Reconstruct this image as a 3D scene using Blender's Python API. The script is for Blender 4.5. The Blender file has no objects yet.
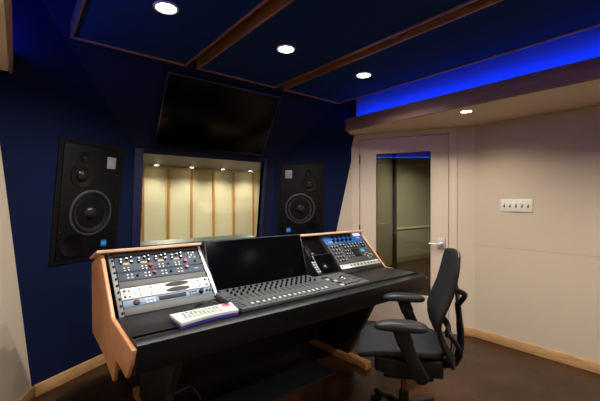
import bpy, bmesh, math, random
from math import sin, cos, pi, radians, sqrt
from mathutils import Matrix, Vector
random.seed(4)
S = bpy.context.scene
COL = S.collection
MW = {}            # world matrix by object name

# ------------------------------------------------------------------ materials
def lin(c):
    return tuple((x / 255 / 12.92) if x / 255 <= .04045 else ((x / 255 + .055) / 1.055) ** 2.4 for x in c) + (1,)

def mat(name, rgb, rough=.6, metal=0, spec=.5, noise=0, nscale=40, bump=0, bscale=200, coat=0):
    m = bpy.data.materials.new(name); m.use_nodes = True
    nt = m.node_tree; b = nt.nodes['Principled BSDF']
    b.inputs['Base Color'].default_value = lin(rgb)
    b.inputs['Roughness'].default_value = rough
    b.inputs['Metallic'].default_value = metal
    b.inputs['Specular IOR Level'].default_value = spec
    b.inputs['Coat Weight'].default_value = coat
    tc = nt.nodes.new('ShaderNodeTexCoord')
    if noise:
        n = nt.nodes.new('ShaderNodeTexNoise'); n.inputs['Scale'].default_value = nscale; n.inputs['Detail'].default_value = 5
        nt.links.new(tc.outputs['Object'], n.inputs['Vector'])
        mx = nt.nodes.new('ShaderNodeMixRGB'); mx.blend_type = 'MIX'
        c = lin(rgb)
        mx.inputs[1].default_value = tuple(x * (1 - noise) for x in c[:3]) + (1,)
        mx.inputs[2].default_value = tuple(min(1, x * (1 + noise)) for x in c[:3]) + (1,)
        nt.links.new(n.outputs['Fac'], mx.inputs[0]); nt.links.new(mx.outputs[0], b.inputs['Base Color'])
    if bump:
        n2 = nt.nodes.new('ShaderNodeTexNoise'); n2.inputs['Scale'].default_value = bscale; n2.inputs['Detail'].default_value = 3
        nt.links.new(tc.outputs['Object'], n2.inputs['Vector'])
        bp = nt.nodes.new('ShaderNodeBump'); bp.inputs['Strength'].default_value = bump; bp.inputs['Distance'].default_value = .002
        nt.links.new(n2.outputs['Fac'], bp.inputs['Height']); nt.links.new(bp.outputs[0], b.inputs['Normal'])
    return m

def wood(name, a, b_, sc=(2, 30, 30), rough=.4):
    m = mat(name, a, rough); nt = m.node_tree; b = nt.nodes['Principled BSDF']
    tc = nt.nodes.new('ShaderNodeTexCoord'); mp = nt.nodes.new('ShaderNodeMapping')
    mp.inputs['Scale'].default_value = sc
    n = nt.nodes.new('ShaderNodeTexNoise'); n.inputs['Scale'].default_value = 2.2; n.inputs['Detail'].default_value = 6
    n.inputs['Distortion'].default_value = .8
    cr = nt.nodes.new('ShaderNodeValToRGB')
    cr.color_ramp.elements[0].position = .3; cr.color_ramp.elements[0].color = lin(a)
    cr.color_ramp.elements[1].position = .7; cr.color_ramp.elements[1].color = lin(b_)
    L = nt.links
    L.new(tc.outputs['Object'], mp.inputs[0]); L.new(mp.outputs[0], n.inputs['Vector'])
    L.new(n.outputs['Fac'], cr.inputs[0]); L.new(cr.outputs[0], b.inputs['Base Color'])
    return m

def emit(name, rgb, strength):
    m = bpy.data.materials.new(name); m.use_nodes = True
    nt = m.node_tree; b = nt.nodes['Principled BSDF']
    b.inputs['Base Color'].default_value = (0, 0, 0, 1)
    b.inputs['Emission Color'].default_value = lin(rgb); b.inputs['Emission Strength'].default_value = strength
    return m

def glass(name, tint, refl=1.0):
    m = bpy.data.materials.new(name); m.use_nodes = True
    nt = m.node_tree; nt.nodes.clear()
    o = nt.nodes.new('ShaderNodeOutputMaterial'); mx = nt.nodes.new('ShaderNodeMixShader')
    t = nt.nodes.new('ShaderNodeBsdfTransparent'); g = nt.nodes.new('ShaderNodeBsdfGlossy')
    fr = nt.nodes.new('ShaderNodeFresnel'); fr.inputs[0].default_value = 1.5
    t.inputs[0].default_value = lin(tint); g.inputs['Roughness'].default_value = 0.01
    g.inputs['Color'].default_value = (refl, refl, refl, 1)
    L = nt.links
    L.new(fr.outputs[0], mx.inputs[0]); L.new(t.outputs[0], mx.inputs[1]); L.new(g.outputs[0], mx.inputs[2]); L.new(mx.outputs[0], o.inputs[0])
    return m

def floor_mat():
    m = mat('stained_concrete', (60, 37, 24), .2); nt = m.node_tree; b = nt.nodes['Principled BSDF']; L = nt.links
    tc = nt.nodes.new('ShaderNodeTexCoord')
    n = nt.nodes.new('ShaderNodeTexNoise'); n.inputs['Scale'].default_value = 1.5; n.inputs['Detail'].default_value = 5; n.inputs['Roughness'].default_value = .65; n.inputs['Distortion'].default_value = .6
    cr = nt.nodes.new('ShaderNodeValToRGB'); e = cr.color_ramp.elements
    e[0].position = .3; e[0].color = lin((38, 21, 11)); e[1].position = .72; e[1].color = lin((80, 47, 26))
    k = cr.color_ramp.elements.new(.5); k.color = lin((56, 32, 17))
    n2 = nt.nodes.new('ShaderNodeTexNoise'); n2.inputs['Scale'].default_value = 3; n2.inputs['Detail'].default_value = 2
    mr = nt.nodes.new('ShaderNodeMapRange'); mr.inputs[3].default_value = .20; mr.inputs[4].default_value = .38; b.inputs['Specular IOR Level'].default_value = .4
    L.new(tc.outputs['Object'], n.inputs['Vector']); L.new(tc.outputs['Object'], n2.inputs['Vector'])
    L.new(n.outputs['Fac'], cr.inputs[0]); L.new(cr.outputs[0], b.inputs['Base Color'])
    L.new(n2.outputs['Fac'], mr.inputs[0]); L.new(mr.outputs[0], b.inputs['Roughness'])
    return m

M_beige = mat('beige_fabric', (204, 187, 164), .85, spec=.2, noise=.04, nscale=3, bump=.25, bscale=500)
M_beige2 = mat('beige_paint', (209, 191, 167), .6, noise=.02, nscale=6)
M_sof = mat('soffit_paint', (222, 202, 176), .7, noise=.02, nscale=5)
M_navy = mat('navy_fabric', (13, 25, 58), .9, spec=.15, noise=.12, nscale=4, bump=.3, bscale=420)
M_navyd = mat('dark_navy_fabric', (27, 31, 54), .9, spec=.12, noise=.1, nscale=4, bump=.3, bscale=420)
M_cloud = mat('ceiling_cloud_fabric', (17, 42, 86), .9, spec=.12, noise=.1, nscale=6, bump=.3, bscale=400)
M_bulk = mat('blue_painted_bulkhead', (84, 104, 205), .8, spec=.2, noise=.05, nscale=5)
M_floor = floor_mat()
M_trim = wood('cherry_trim', (120, 78, 50), (160, 108, 72), (2, 20, 20))
M_trimx = wood('cherry_trim_cross', (120, 78, 50), (160, 108, 72), (20, 2, 20))
M_fascia = wood('walnut_fascia', (128, 94, 80), (160, 122, 104), (14, 1.5, 14), .5)
M_base = wood('maple_baseboard', (182, 136, 88), (210, 166, 116), (3, 3, 25), .4)
M_maple = wood('maple_console_panel', (206, 142, 98), (226, 166, 120), (18, 3, 3), .38)
M_maplex = wood('maple_console_cap', (204, 160, 126), (226, 186, 152), (3, 18, 18), .38)
M_foot = wood('oak_foot', (150, 98, 50), (196, 142, 84), (18, 2.5, 10), .4)
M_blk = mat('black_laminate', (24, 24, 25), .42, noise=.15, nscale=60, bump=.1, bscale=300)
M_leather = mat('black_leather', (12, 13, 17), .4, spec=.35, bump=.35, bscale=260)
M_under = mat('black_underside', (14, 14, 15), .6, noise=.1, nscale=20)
M_leg = mat('charcoal_steel', (48, 47, 46), .5, metal=.2, noise=.1, nscale=30)
M_grey = mat('grey_rack_panel', (92, 93, 90), .5, spec=.3, metal=.1, noise=.06, nscale=30)
M_silver = mat('brushed_aluminium', (205, 205, 204), .35, metal=.6, noise=.05, nscale=80)
M_chrome = mat('chrome', (225, 225, 225), .12, metal=1)
M_black = mat('black_plastic', (12, 12, 13), .45, spec=.25, noise=.1, nscale=90)
M_white = mat('white_faceplate', (228, 228, 224), .4, noise=.03, nscale=50)
M_red = mat('red_knob', (160, 18, 34), .35, noise=.05, nscale=80)
M_steelblue = mat('slate_blue_faceplate', (60, 69, 82), .5, spec=.3, metal=.1, noise=.06, nscale=40)
M_bluegrey = mat('pale_blue_faceplate', (104, 122, 142), .45, metal=.2, noise=.05, nscale=40)
M_blue = mat('blue_faceplate', (22, 86, 152), .4, noise=.06, nscale=40)
M_dgrey = mat('dark_grey_faceplate', (58, 60, 62), .45, noise=.08, nscale=50)
M_ctl = mat('charcoal_controller', (82, 85, 86), .45, noise=.06, nscale=60)
M_cap = mat('pale_fader_cap', (214, 214, 208), .35, noise=.03, nscale=90)
M_screen = mat('dark_screen_glass', (6, 6, 8), .14, spec=.06, noise=.05, nscale=3)
M_tv = mat('dark_television_glass', (6, 6, 7), .22, spec=.09, noise=.05, nscale=3)
M_bezel = mat('black_bezel', (10, 10, 11), .3, noise=.05, nscale=50)
M_spk = mat('black_speaker_baffle', (12, 12, 14), .55, spec=.2, noise=.12, nscale=70, bump=.15, bscale=300)
M_rubber = mat('speaker_surround_rubber', (60, 60, 64), .4, noise=.08, nscale=60)
M_cone = mat('speaker_cone', (30, 30, 34), .24, noise=.1, nscale=30)
M_plate = mat('grey_badge', (168, 170, 174), .4, metal=.3, noise=.3, nscale=160)
M_logo = mat('blue_badge', (30, 120, 200), .4, noise=.04, nscale=60)
M_logow = mat('pale_lettering', (170, 215, 240), .4, noise=.02, nscale=60)
M_mesh = mat('chair_mesh', (25, 26, 27), .75, spec=.2, noise=.15, nscale=260, bump=.6, bscale=600)
M_seat = mat('chair_seat_fabric', (36, 37, 39), .7, spec=.25, noise=.15, nscale=200, bump=.5, bscale=500)
M_chair = mat('chair_graphite', (19, 19, 20), .42, spec=.35, noise=.06, nscale=60)
M_pad = mat('chair_arm_pad', (36, 36, 38), .42, spec=.35, noise=.06, nscale=80, bump=.1, bscale=300)
M_nickel = mat('satin_nickel', (226, 222, 214), .38, metal=.6, noise=.03, nscale=60)
M_copper = mat('gas_lift_steel', (150, 110, 90), .2, metal=1, noise=.05, nscale=40)
M_mat = mat('black_floor_mat', (20, 21, 24), .45, noise=.1, nscale=80, bump=.3, bscale=300)
M_plastic = mat('ivory_plastic', (226, 220, 204), .35, noise=.02, nscale=60)
M_dark = mat('dark_slot', (40, 36, 32), .6, noise=.05, nscale=60)
M_purple = mat('violet_plastic', (72, 66, 170), .4, noise=.06, nscale=60)
M_cream = mat('cream_panel', (226, 216, 184), .8, noise=.03, nscale=2, bump=.2, bscale=300)
M_strip = wood('amber_batten', (176, 116, 44), (206, 150, 70), (20, 20, 2))
M_lrceil = wood('brown_ceiling_boards', (56, 46, 37), (78, 65, 52), (30, 2, 2), .6)
M_sill = mat('grey_green_sill', (140, 150, 142), .5, noise=.05, nscale=20)
M_corr = mat('olive_beige_paint', (172, 165, 144), .7, noise=.03, nscale=4)
M_corr2 = mat('brown_beige_paint', (140, 128, 108), .7, noise=.03, nscale=4)
M_lens = emit('lamp_glow', (255, 246, 232), 26)
M_lens2 = emit('warm_lamp_glow', (255, 232, 190), 22)
M_ringw = mat('white_light_ring', (210, 205, 196), .4, noise=.02, nscale=40)
M_led = emit('blue_led', (8, 88, 255), 32)
M_ledl = emit('blue_led_bright', (8, 84, 255), 80)
M_ledc = mat('led_channel', (150, 150, 160), .5, noise=.02, nscale=30)
M_glass = glass('clear_glass', (248, 250, 246))
M_glassd = glass('grey_glass', (198, 199, 190), 1.0)
M_lcd = emit('lcd_white', (235, 225, 245), 1.1)
M_vu = emit('vu_amber', (250, 210, 120), 1.0)
M_cyan = emit('display_cyan', (120, 200, 225), .8)
M_yel = mat('yellow_key', (206, 206, 150), .4, noise=.02, nscale=60)
M_grn = mat('green_key', (150, 190, 150), .4, noise=.02, nscale=60)
M_blk2 = mat('blue_key', (150, 165, 205), .4, noise=.02, nscale=60)
M_orange = mat('orange_disc', (232, 128, 110), .4, noise=.25, nscale=90)
M_cable = mat('black_cable', (16, 16, 17), .45, noise=.05, nscale=60)

# ------------------------------------------------------------------ mesh helpers
def nb(): return bmesh.new()

def box(bm, x0, x1, y0, y1, z0, z1, bev=0, seg=2, M=None):
    r = bmesh.ops.create_cube(bm, size=1)
    vs = r['verts']
    for v in vs:
        v.co = Vector(((x0 + x1) / 2 + v.co.x * (x1 - x0), (y0 + y1) / 2 + v.co.y * (y1 - y0), (z0 + z1) / 2 + v.co.z * (z1 - z0)))
    if bev:
        es = list({e for v in vs for e in v.link_edges})
        g = bmesh.ops.bevel(bm, geom=es, offset=bev, segments=seg, affect='EDGES', profile=.5)
        vs = list({v for f in g['faces'] for v in f.verts} | {v for v in vs if v.is_valid})
    if M is not None:
        bmesh.ops.transform(bm, matrix=M, verts=vs)
    return vs

def prism(bm, pts, axis, a, b, bev=0, seg=2):
    """polygon pts in the plane normal to axis (x: (y,z); y: (x,z); z: (x,y)), extruded a..b"""
    def P(p, t):
        return {'x': (t, p[0], p[1]), 'y': (p[0], t, p[1]), 'z': (p[0], p[1], t)}[axis]
    v0 = [bm.verts.new(P(p, a)) for p in pts]; v1 = [bm.verts.new(P(p, b)) for p in pts]
    fs = [bm.faces.new(v0), bm.faces.new(v1)]
    n = len(pts)
    for i in range(n):
        fs.append(bm.faces.new((v0[i], v0[(i + 1) % n], v1[(i + 1) % n], v1[i])))
    bmesh.ops.recalc_face_normals(bm, faces=fs)
    if bev:
        es = list({e for f in fs for e in f.edges})
        bmesh.ops.bevel(bm, geom=es, offset=bev, segments=seg, affect='EDGES', profile=.5)

def lathe(bm, prof, M=None, seg=24):
    """prof: (r, h) along local z"""
    rings = []
    vs = []
    for r, h in prof:
        if r < 1e-6:
            v = bm.verts.new((0, 0, h)); rings.append([v]); vs.append(v)
        else:
            ring = [bm.verts.new((r * cos(2 * pi * k / seg), r * sin(2 * pi * k / seg), h)) for k in range(seg)]
            rings.append(ring); vs += ring
    fs = []
    for A, B in zip(rings, rings[1:]):
        for k in range(seg):
            a = A[k % len(A)]; a2 = A[(k + 1) % len(A)]; b = B[k % len(B)]; b2 = B[(k + 1) % len(B)]
            q = []
            for v in (a, a2, b2, b):
                if v not in q: q.append(v)
            if len(q) > 2: fs.append(bm.faces.new(q))
    bmesh.ops.recalc_face_normals(bm, faces=fs)
    if M is not None: bmesh.ops.transform(bm, matrix=M, verts=vs)

def tube(bm, pts, rad, seg=10, flat=None):
    """swept tube, rad number or list; flat=(sx,sy) squashes the section"""
    pts = [Vector(p) for p in pts]
    n = len(pts); rads = rad if isinstance(rad, (list, tuple)) else [rad] * n
    up = None; rings = []
    for i, p in enumerate(pts):
        t = (pts[min(i + 1, n - 1)] - pts[max(i - 1, 0)]).normalized()
        if up is None:
            up = Vector((0, 0, 1)) if abs(t.z) < .9 else Vector((1, 0, 0))
        s = t.cross(up).normalized(); u = s.cross(t).normalized(); up = u
        fx, fy = flat if flat else (1, 1)
        rings.append([bm.verts.new(p + rads[i] * (fx * cos(2 * pi * k / seg) * s + fy * sin(2 * pi * k / seg) * u)) for k in range(seg)])
    fs = []
    for A, B in zip(rings, rings[1:]):
        for k in range(seg):
            fs.append(bm.faces.new((A[k], A[(k + 1) % seg], B[(k + 1) % seg], B[k])))
    fs.append(bm.faces.new(rings[0])); fs.append(bm.faces.new(rings[-1]))
    bmesh.ops.recalc_face_normals(bm, faces=fs)

def bez(pts, n=8):
    """Catmull-Rom through pts"""
    P = [Vector(p) for p in pts]; P = [P[0] * 2 - P[1]] + P + [P[-1] * 2 - P[-2]]
    out = []
    for i in range(1, len(P) - 2):
        for k in range(n):
            t = k / n
            a, b, c, d = P[i - 1:i + 3]
            out.append(.5 * ((2 * b) + (c - a) * t + (2 * a - 5 * b + 4 * c - d) * t * t + (3 * b - a - 3 * c + d) * t ** 3))
    out.append(P[-2]); return out

def sheet(bm, rows, thick):
    """grid of points rows[i][j], thickened along its normals"""
    V = [[bm.verts.new(p) for p in r] for r in rows]
    fs = []
    for A, B in zip(V, V[1:]):
        for j in range(len(A) - 1):
            fs.append(bm.faces.new((A[j], A[j + 1], B[j + 1], B[j])))
    bmesh.ops.recalc_face_normals(bm, faces=fs)
    bmesh.ops.solidify(bm, geom=fs, thickness=thick)

def obj(name, bm, m, parent=None, world=False, smooth=True):
    if world and parent is not None:
        bm.transform(MW[parent.name].inverted())
    me = bpy.data.meshes.new(name); bm.normal_update(); bm.to_mesh(me); bm.free()
    me.materials.append(m)
    if smooth:
        for p in me.polygons: p.use_smooth = True
        try: me.set_sharp_from_angle(angle=radians(35))
        except Exception: pass
    o = bpy.data.objects.new(name, me); COL.objects.link(o)
    if parent is not None:
        o.parent = parent; MW[o.name] = MW[parent.name]
    else:
        MW[o.name] = Matrix()
    return o

def tag(o, label, cat, group=None):
    o['label'] = label; o['category'] = cat
    if group: o['group'] = group
    return o

def thing(name, label, cat, M=None, group=None):
    o = bpy.data.objects.new(name, None); COL.objects.link(o)
    M = M if M is not None else Matrix()
    o.matrix_world = M; MW[o.name] = M.copy(); o.empty_display_size = .1
    return tag(o, label, cat, group)

def struct(name, bm, m, parent=None, M=None, smooth=True):
    if M is not None: bm.transform(M)
    o = obj(name, bm, m, parent, smooth=smooth)
    if parent is None: o['kind'] = 'structure'
    return o

def dup(root, M, label, group=None):
    r = root.copy(); COL.objects.link(r); r.matrix_world = M; MW[r.name] = M.copy(); r['label'] = label
    if group: r['group'] = group
    for ch in list(root.children):
        c = ch.copy(); COL.objects.link(c); c.parent = r; MW[c.name] = M
        for g in ch.children:
            d = g.copy(); COL.objects.link(d); d.parent = c; MW[d.name] = M
    return r

def frame(p, head, tilt=0):
    """wall frame: x to the right seen from the room, y into the wall, z up the wall; tilt leans the top into the room"""
    h = radians(head); x = Vector((sin(h), cos(h), 0)); yh = Vector((0, 0, 1)).cross(x)
    t = radians(tilt); z = Vector((0, 0, 1)) * cos(t) - yh * sin(t); y = z.cross(x)
    return Matrix(((x.x, y.x, z.x, p[0]), (x.y, y.y, z.y, p[1]), (x.z, y.z, z.z, p[2]), (0, 0, 0, 1)))

# ------------------------------------------------------------------ room shell
ZC = 2.72                                       # true ceiling
F_L = frame((.089, 3.09, 0), 60, 7)             # left speaker wall
F_R = frame((3.0, 3.09, 0), 120, 7)           # right speaker wall
F_C = frame((0, 3.48, 0), 90, 7)                # centre wall with the window
F_U = frame((0, 3.222, 1.856), 90, 32.1)        # leaning bulkhead above the window
F_WL = frame((.089, 3.09, 0), 206 - 180, 0)     # splayed beige wall on the left
F_D = frame((3.61, 1.64, 0), 154, 0)            # splayed wall with the door
F_RW = frame((3.61, 1.64, 0), 180, 0)
F_LW = frame((-.62, 1.64, 0), 0, 0)

def holed(x0, x1, z0, z1, holes):
    """wall face at local y=0 with rectangular holes"""
    bm = nb()
    xs = sorted({x0, x1} | {h[0] for h in holes} | {h[1] for h in holes})
    zs = sorted({z0, z1} | {h[2] for h in holes} | {h[3] for h in holes})
    for a, b in zip(xs, xs[1:]):
        for c, d in zip(zs, zs[1:]):
            mx, mz = (a + b) / 2, (c + d) / 2
            if any(h[0] < mx < h[1] and h[2] < mz < h[3] for h in holes): continue
            bm.faces.new([bm.verts.new((a, 0, c)), bm.verts.new((b, 0, c)), bm.verts.new((b, 0, d)), bm.verts.new((a, 0, d))])
    bmesh.ops.remove_doubles(bm, verts=bm.verts, dist=1e-5)
    return bm

def clip(bm, frames, zmin=0, zmax=ZC):
    """keep what lies on the room side of each wall frame"""
    cuts = [(f.translation, -(f.to_3x3() @ Vector((0, 1, 0)))) for f in frames]
    cuts += [(Vector((0, 0, zmin)), Vector((0, 0, 1))), (Vector((0, 0, zmax)), Vector((0, 0, -1)))]
    for co, no in cuts:
        bmesh.ops.bisect_plane(bm, geom=bm.verts[:] + bm.edges[:] + bm.faces[:], plane_co=co, plane_no=no, clear_inner=True, clear_outer=False, dist=1e-6)

def wall(name, F, ext, holes, m, clips, thick=.05, zmin=0, zmax=ZC):
    bm = holed(*ext, holes); bm.transform(F); clip(bm, clips, zmin, zmax)
    for f in bm.faces:                                  # thicken away from the room
        pass
    out = (F.to_3x3() @ Vector((0, 1, 0))).normalized() * thick
    r = bmesh.ops.extrude_face_region(bm, geom=bm.faces[:], use_keep_orig=True)
    bmesh.ops.translate(bm, vec=out, verts=[v for v in r['geom'] if isinstance(v, bmesh.types.BMVert)])
    bmesh.ops.recalc_face_normals(bm, faces=bm.faces)
    return struct(name, bm, m, smooth=False)

SPK = (.50, .868)
def local_of(F, P): return F.inverted() @ Vector(P)
spkL = local_of(F_L, (.4365, 3.04, 1.372)); spkR = local_of(F_R, (2.56, 3.14, 1.38))
spkL.x = .304; spkR.x = -.409
sl0 = spkL.x - SPK[0] / 2; sr0 = spkR.x - SPK[0] / 2; sz0 = .945
WIN = (.863, 2.122, .962, 1.846)
wall('wall_front_left', F_L, (-.8, 1.9, -.1, 3.2), [(sl0, sl0 + SPK[0], sz0, sz0 + SPK[1])], M_navy, [F_WL, F_C, F_U])
wall('wall_front_right', F_R, (-1.9, .8, -.1, 3.2), [(sr0, sr0 + SPK[0], sz0, sz0 + SPK[1])], M_navy, [F_D, F_C, F_U])
wall('wall_front', F_C, (-.5, 3.6, -.1, 2.1), [WIN], M_navyd, [F_L, F_R, F_U])
wall('wall_front_upper', F_U, (-.5, 3.6, -.3, 1.2), [], M_navyd, [F_L, F_R, F_C])
wall('wall_left', F_WL, (-1.61, .8, -.1, 3.2), [], M_beige, [F_L], .05, 0, ZC)
DOOR = (-1.215, -.222, -.2, 2.105)
wall('wall_door_side', F_D, (-2.0, 0, -.2, 3.0), [DOOR], M_beige2, [F_R], .12, 0, ZC)
wall('wall_right', F_RW, (0, 3.7, -.1, 3.0), [], M_beige, [], .05)
wall('wall_left_rear', F_LW, (-3.7, 0.02, -.1, 3.0), [], M_beige, [], .05)
wall('wall_rear', frame((3.61, -2.0, 0), 270, 0), (0, 4.3, -.1, 3.0), [], M_beige, [], .05)
bm = nb(); box(bm, -1.2, 10, -2.2, 8, -.1, 0); struct('floor', bm, M_floor, smooth=False)
bm = nb(); box(bm, -.9, 3.9, -2.1, 3.6, ZC, ZC + .1); struct('ceiling', bm, M_navy, smooth=False)

# fabric joint lines on the right wall
bm = nb(); box(bm, 3.6088, 3.61, -1.99, 1.635, .926, .932); struct('trim_1', bm, mat('beige_joint', (186, 168, 152), .7, noise=.03), smooth=False)

# baseboards
def bboard(name, F, x0, x1, tilt_safe=0):
    bm = nb(); box(bm, x0, x1, -.018 - tilt_safe, -.002, 0, .085, .004); return struct(name, bm, M_base, M=F)
flat_L = frame((.089, 3.09, 0), 60); flat_R = frame((3.0, 3.09, 0), 120)
bboard('baseboard_front_left', flat_L, .0, .77, .01)
bboard('baseboard_front_right', flat_R, -.76, -.17, .01)
bboard('baseboard_front', frame((0, 3.48, 0), 90), .78, 2.22, .01)
bboard('baseboard_left', F_WL, -1.60, -.02)
bboard('baseboard_door_side', F_D, -.165, -.0)
bboard('baseboard_right', F_RW, 0.0, 3.6)
bboard('baseboard_left_rear', F_LW, -3.6, 0)

# soffits with wood fascia and LED cove
def soffit(name, side):
    if side == 'right':
        pts = [(2.81, 2.65), (3.03, 2.80), (3.60, 1.64), (3.60, -1.98), (2.81, -1.98)]
    else:
        pts = [(-.036, 2.68), (-.085, 2.68), (-.61, 1.64), (-.61, -1.98), (-.036, -1.98)]
    bm = nb(); prism(bm, pts, 'z', 2.14, 2.215)
    return struct(name, bm, M_sof, smooth=False)
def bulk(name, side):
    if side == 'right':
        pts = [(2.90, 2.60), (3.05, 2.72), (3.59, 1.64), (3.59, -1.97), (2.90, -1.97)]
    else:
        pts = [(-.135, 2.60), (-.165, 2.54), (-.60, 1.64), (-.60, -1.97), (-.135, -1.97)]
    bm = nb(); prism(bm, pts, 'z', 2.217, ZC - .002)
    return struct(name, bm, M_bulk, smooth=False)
soffit('ceiling_right', 'right'); soffit('ceiling_left', 'left')
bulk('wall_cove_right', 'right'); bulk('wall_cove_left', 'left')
bm = nb(); box(bm, 2.785, 2.808, -1.98, 2.655, 2.132, 2.268, .002); struct('trim_2', bm, M_fascia)
bm = nb(); box(bm, -.034, -.016, -1.98, 2.69, 2.132, 2.268, .002)
struct('trim_3', bm, M_fascia)

def led(label, x0, x1, y1, lm):
    t = thing('led_strip', label, 'light strip', Matrix.Translation(((x0 + x1) / 2, 0, 2.217)))
    bm = nb(); box(bm, x0, x1, -1.9, y1, 2.2165, 2.254); obj('channel', bm, M_ledc, t, True)
    bm = nb()
    y = -1.85
    while y < y1 - .02:
        box(bm, x0 + .004, x1 - .004, y, y + .022, 2.2542, 2.277); y += .05
    obj('diode_row', bm, lm, t, True, smooth=False)['kind'] = 'stuff'
led('blue LED strip glowing in the cove above the door and right wall', 2.812, 2.832, 2.58, M_led)
led('blue LED strip hidden in the cove above the left wall', -.060, -.040, 2.66, M_ledl)

# ------------------------------------------------------------------ ceiling clouds and downlights
CL = [(.262, 1.0), (1.087, 1.825), (1.912, 2.65)]
CN = ['leftmost of three dark blue ceiling panels, nearest the left speaker', 'middle dark blue ceiling panel, above the desk', 'rightmost dark blue ceiling panel, beside the glowing blue cove']
for (x0, x1), lb in zip(CL, CN):
    t = thing('ceiling_panel', lb, 'ceiling panel', Matrix.Translation(((x0 + x1) / 2, .6, 2.4)), 'framed ceiling panels')
    y0, y1 = -1.4, 2.615
    bm = nb(); box(bm, x0 + .014, x1 - .014, y0 + .014, y1 - .014, 2.410, 2.47); obj('fabric_panel', bm, M_cloud, t, True)
    for a, b, c, d, mm in ((x0, x0 + .014, y0, y1, M_trimx), (x1 - .014, x1, y0, y1, M_trimx), (x0 + .014, x1 - .014, y1 - .014, y1, M_trim), (x0 + .014, x1 - .014, y0, y0 + .014, M_trim)):
        bm = nb(); box(bm, a, b, c, d, 2.398, 2.50, .002); obj('frame_rail', bm, mm, t, True)
    for hx in (x0 + .12, x1 - .12):
        for hy in (y0 + .3, y1 - .5):
            bm = nb(); lathe(bm, [(.006, 2.47), (.006, ZC - .002)], Matrix.Translation((hx, hy, 0)), 8); obj('hanger_rod', bm, M_leg, t, True)

def spot(name, loc, energy, ang=150, blend=.6, col=(1, .965, .92), r=.04, rot=(0, 0, 0)):
    l = bpy.data.lights.new(name, 'SPOT'); l.energy = energy; l.spot_size = radians(ang); l.spot_blend = blend
    l.color = col; l.shadow_soft_size = r
    o = bpy.data.objects.new(name, l); COL.objects.link(o); o.location = loc; o.rotation_euler = rot
    return o

def downlight(x, y, z, label, lens=M_lens, r=.052, ring=M_ringw, group=None):
    t = thing('downlight', label, 'ceiling light', Matrix.Translation((x, y, z - .0008)), group)
    bm = nb(); lathe(bm, [(r, .0), (r, -.006), (r + .012, -.006), (r + .014, 0), (r, 0)], None, 28); obj('trim_ring', bm, ring, t)
    bm = nb(); lathe(bm, [(0, -.004), (r * .98, -.004), (r * .98, 0), (0, 0)], None, 24); obj('lens', bm, lens, t)
    return t
E_MAIN = 72
for x, y, lb in ((.62, 1.90, 'round white downlight in the left ceiling panel'), (1.42, 1.905, 'round white downlight in the middle ceiling panel'), (2.21, 1.90, 'round white downlight in the right ceiling panel beside the blue cove')):
    downlight(x, y, 2.41, lb, group='downlights in the ceiling panels'); spot('lamp_spot', (x, y, 2.39), E_MAIN)
for x in (.62, 1.42, 2.21):
    spot('lamp_spot', (x, -.1, 2.39), E_MAIN * .8)  # unseen second row behind the camera, added without fixtures to light the room
downlight(2.965, 1.42, 2.14, 'small warm downlight in the beige soffit above the door and right wall', M_lens2, .043)
for y in (1.42, -.3):
    spot('lamp_spot', (2.97, y, 2.12), 24, 150, .7, (1, .9, .76))
spot('lamp_spot', (-.3, .9, 2.11), 17, 150, .7, (1, .9, .76))

# ------------------------------------------------------------------ window to the live room
w0, w1, h0, h1 = WIN
def wbox(bm, *a, **k): box(bm, *a, **k)
win = bpy.data.objects.new('window_1', None); COL.objects.link(win); win.matrix_world = F_C; MW[win.name] = F_C.copy(); win['kind'] = 'structure'
M_wf = mat('navy_window_frame', (20, 26, 66), .5, noise=.06, nscale=30)
bm = nb()
for a in ((w0 - .072, w0, -.018, .045, h0 - .022, h1 + .045), (w1, w1 + .03, -.018, .045, h0 - .022, h1 + .045), (w0, w1, -.018, .045, h1, h1 + .045), (w0, w1, -.018, .045, h0 - .022, h0)):
    wbox(bm, *a)
obj('window_frame', bm, M_wf, win, smooth=False)
bm = nb(); wbox(bm, w0, w1, .03, .038, h0, h1); obj('pane', bm, M_glass, win, smooth=False)
bm = nb(); wbox(bm, w0, w1, .0455, .22, h0 - .03, h0 + .004); obj('sill', bm, M_sill, win, smooth=False)

# live room behind the window
YB = 7.6
bm = nb(); box(bm, .3, 5.6, YB, YB + .06, 0, 2.4); struct('wall_live_room', bm, M_cream, smooth=False)
bm = nb(); box(bm, .24, .3, 3.7, YB, 0, 2.4); struct('wall_live_room_left', bm, M_cream, smooth=False)
bm = nb(); box(bm, 5.6, 5.66, 5.0, YB, 0, 2.4); struct('wall_live_room_right', bm, M_cream, smooth=False)
bm = nb(); prism(bm, [(.2, 3.75), (3.2, 3.75), (5.7, 5.0), (5.7, YB), (.2, YB)], 'z', 2.10, 2.16); struct('ceiling_live_room', bm, M_lrceil, smooth=False)
bm = nb(); box(bm, .3, 5.6, YB - .04, YB, 2.06, 2.098); struct('trim_4', bm, M_cream, smooth=False)
for i, x in enumerate((2.01, 2.52, 3.03, 3.56, 4.08, 4.63)):
    bm = nb(); box(bm, x - .022, x + .022, YB - .03, YB - .001, 0, 2.058); struct('trim_%d' % (5 + i), bm, M_strip, smooth=False)
names = ('leftmost', 'second from left', 'third from left', 'rightmost')
for x, nm in zip((2.21, 2.95, 3.68, 4.41), names):
    downlight(x, 7.36, 2.10, nm + ' of four small lights in the room behind the window', M_lens2, .045, group='downlights in the room behind the window')
    spot('live_spot', (x, 7.25, 2.08), 45, 160, .8, (1, .94, .78), rot=(radians(-18), 0, 0))
for x, y in ((1.8, 5.3), (3.6, 5.6)):
    spot('live_spot', (x, y, 2.08), 165, 165, .8, (1, .94, .78))

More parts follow.
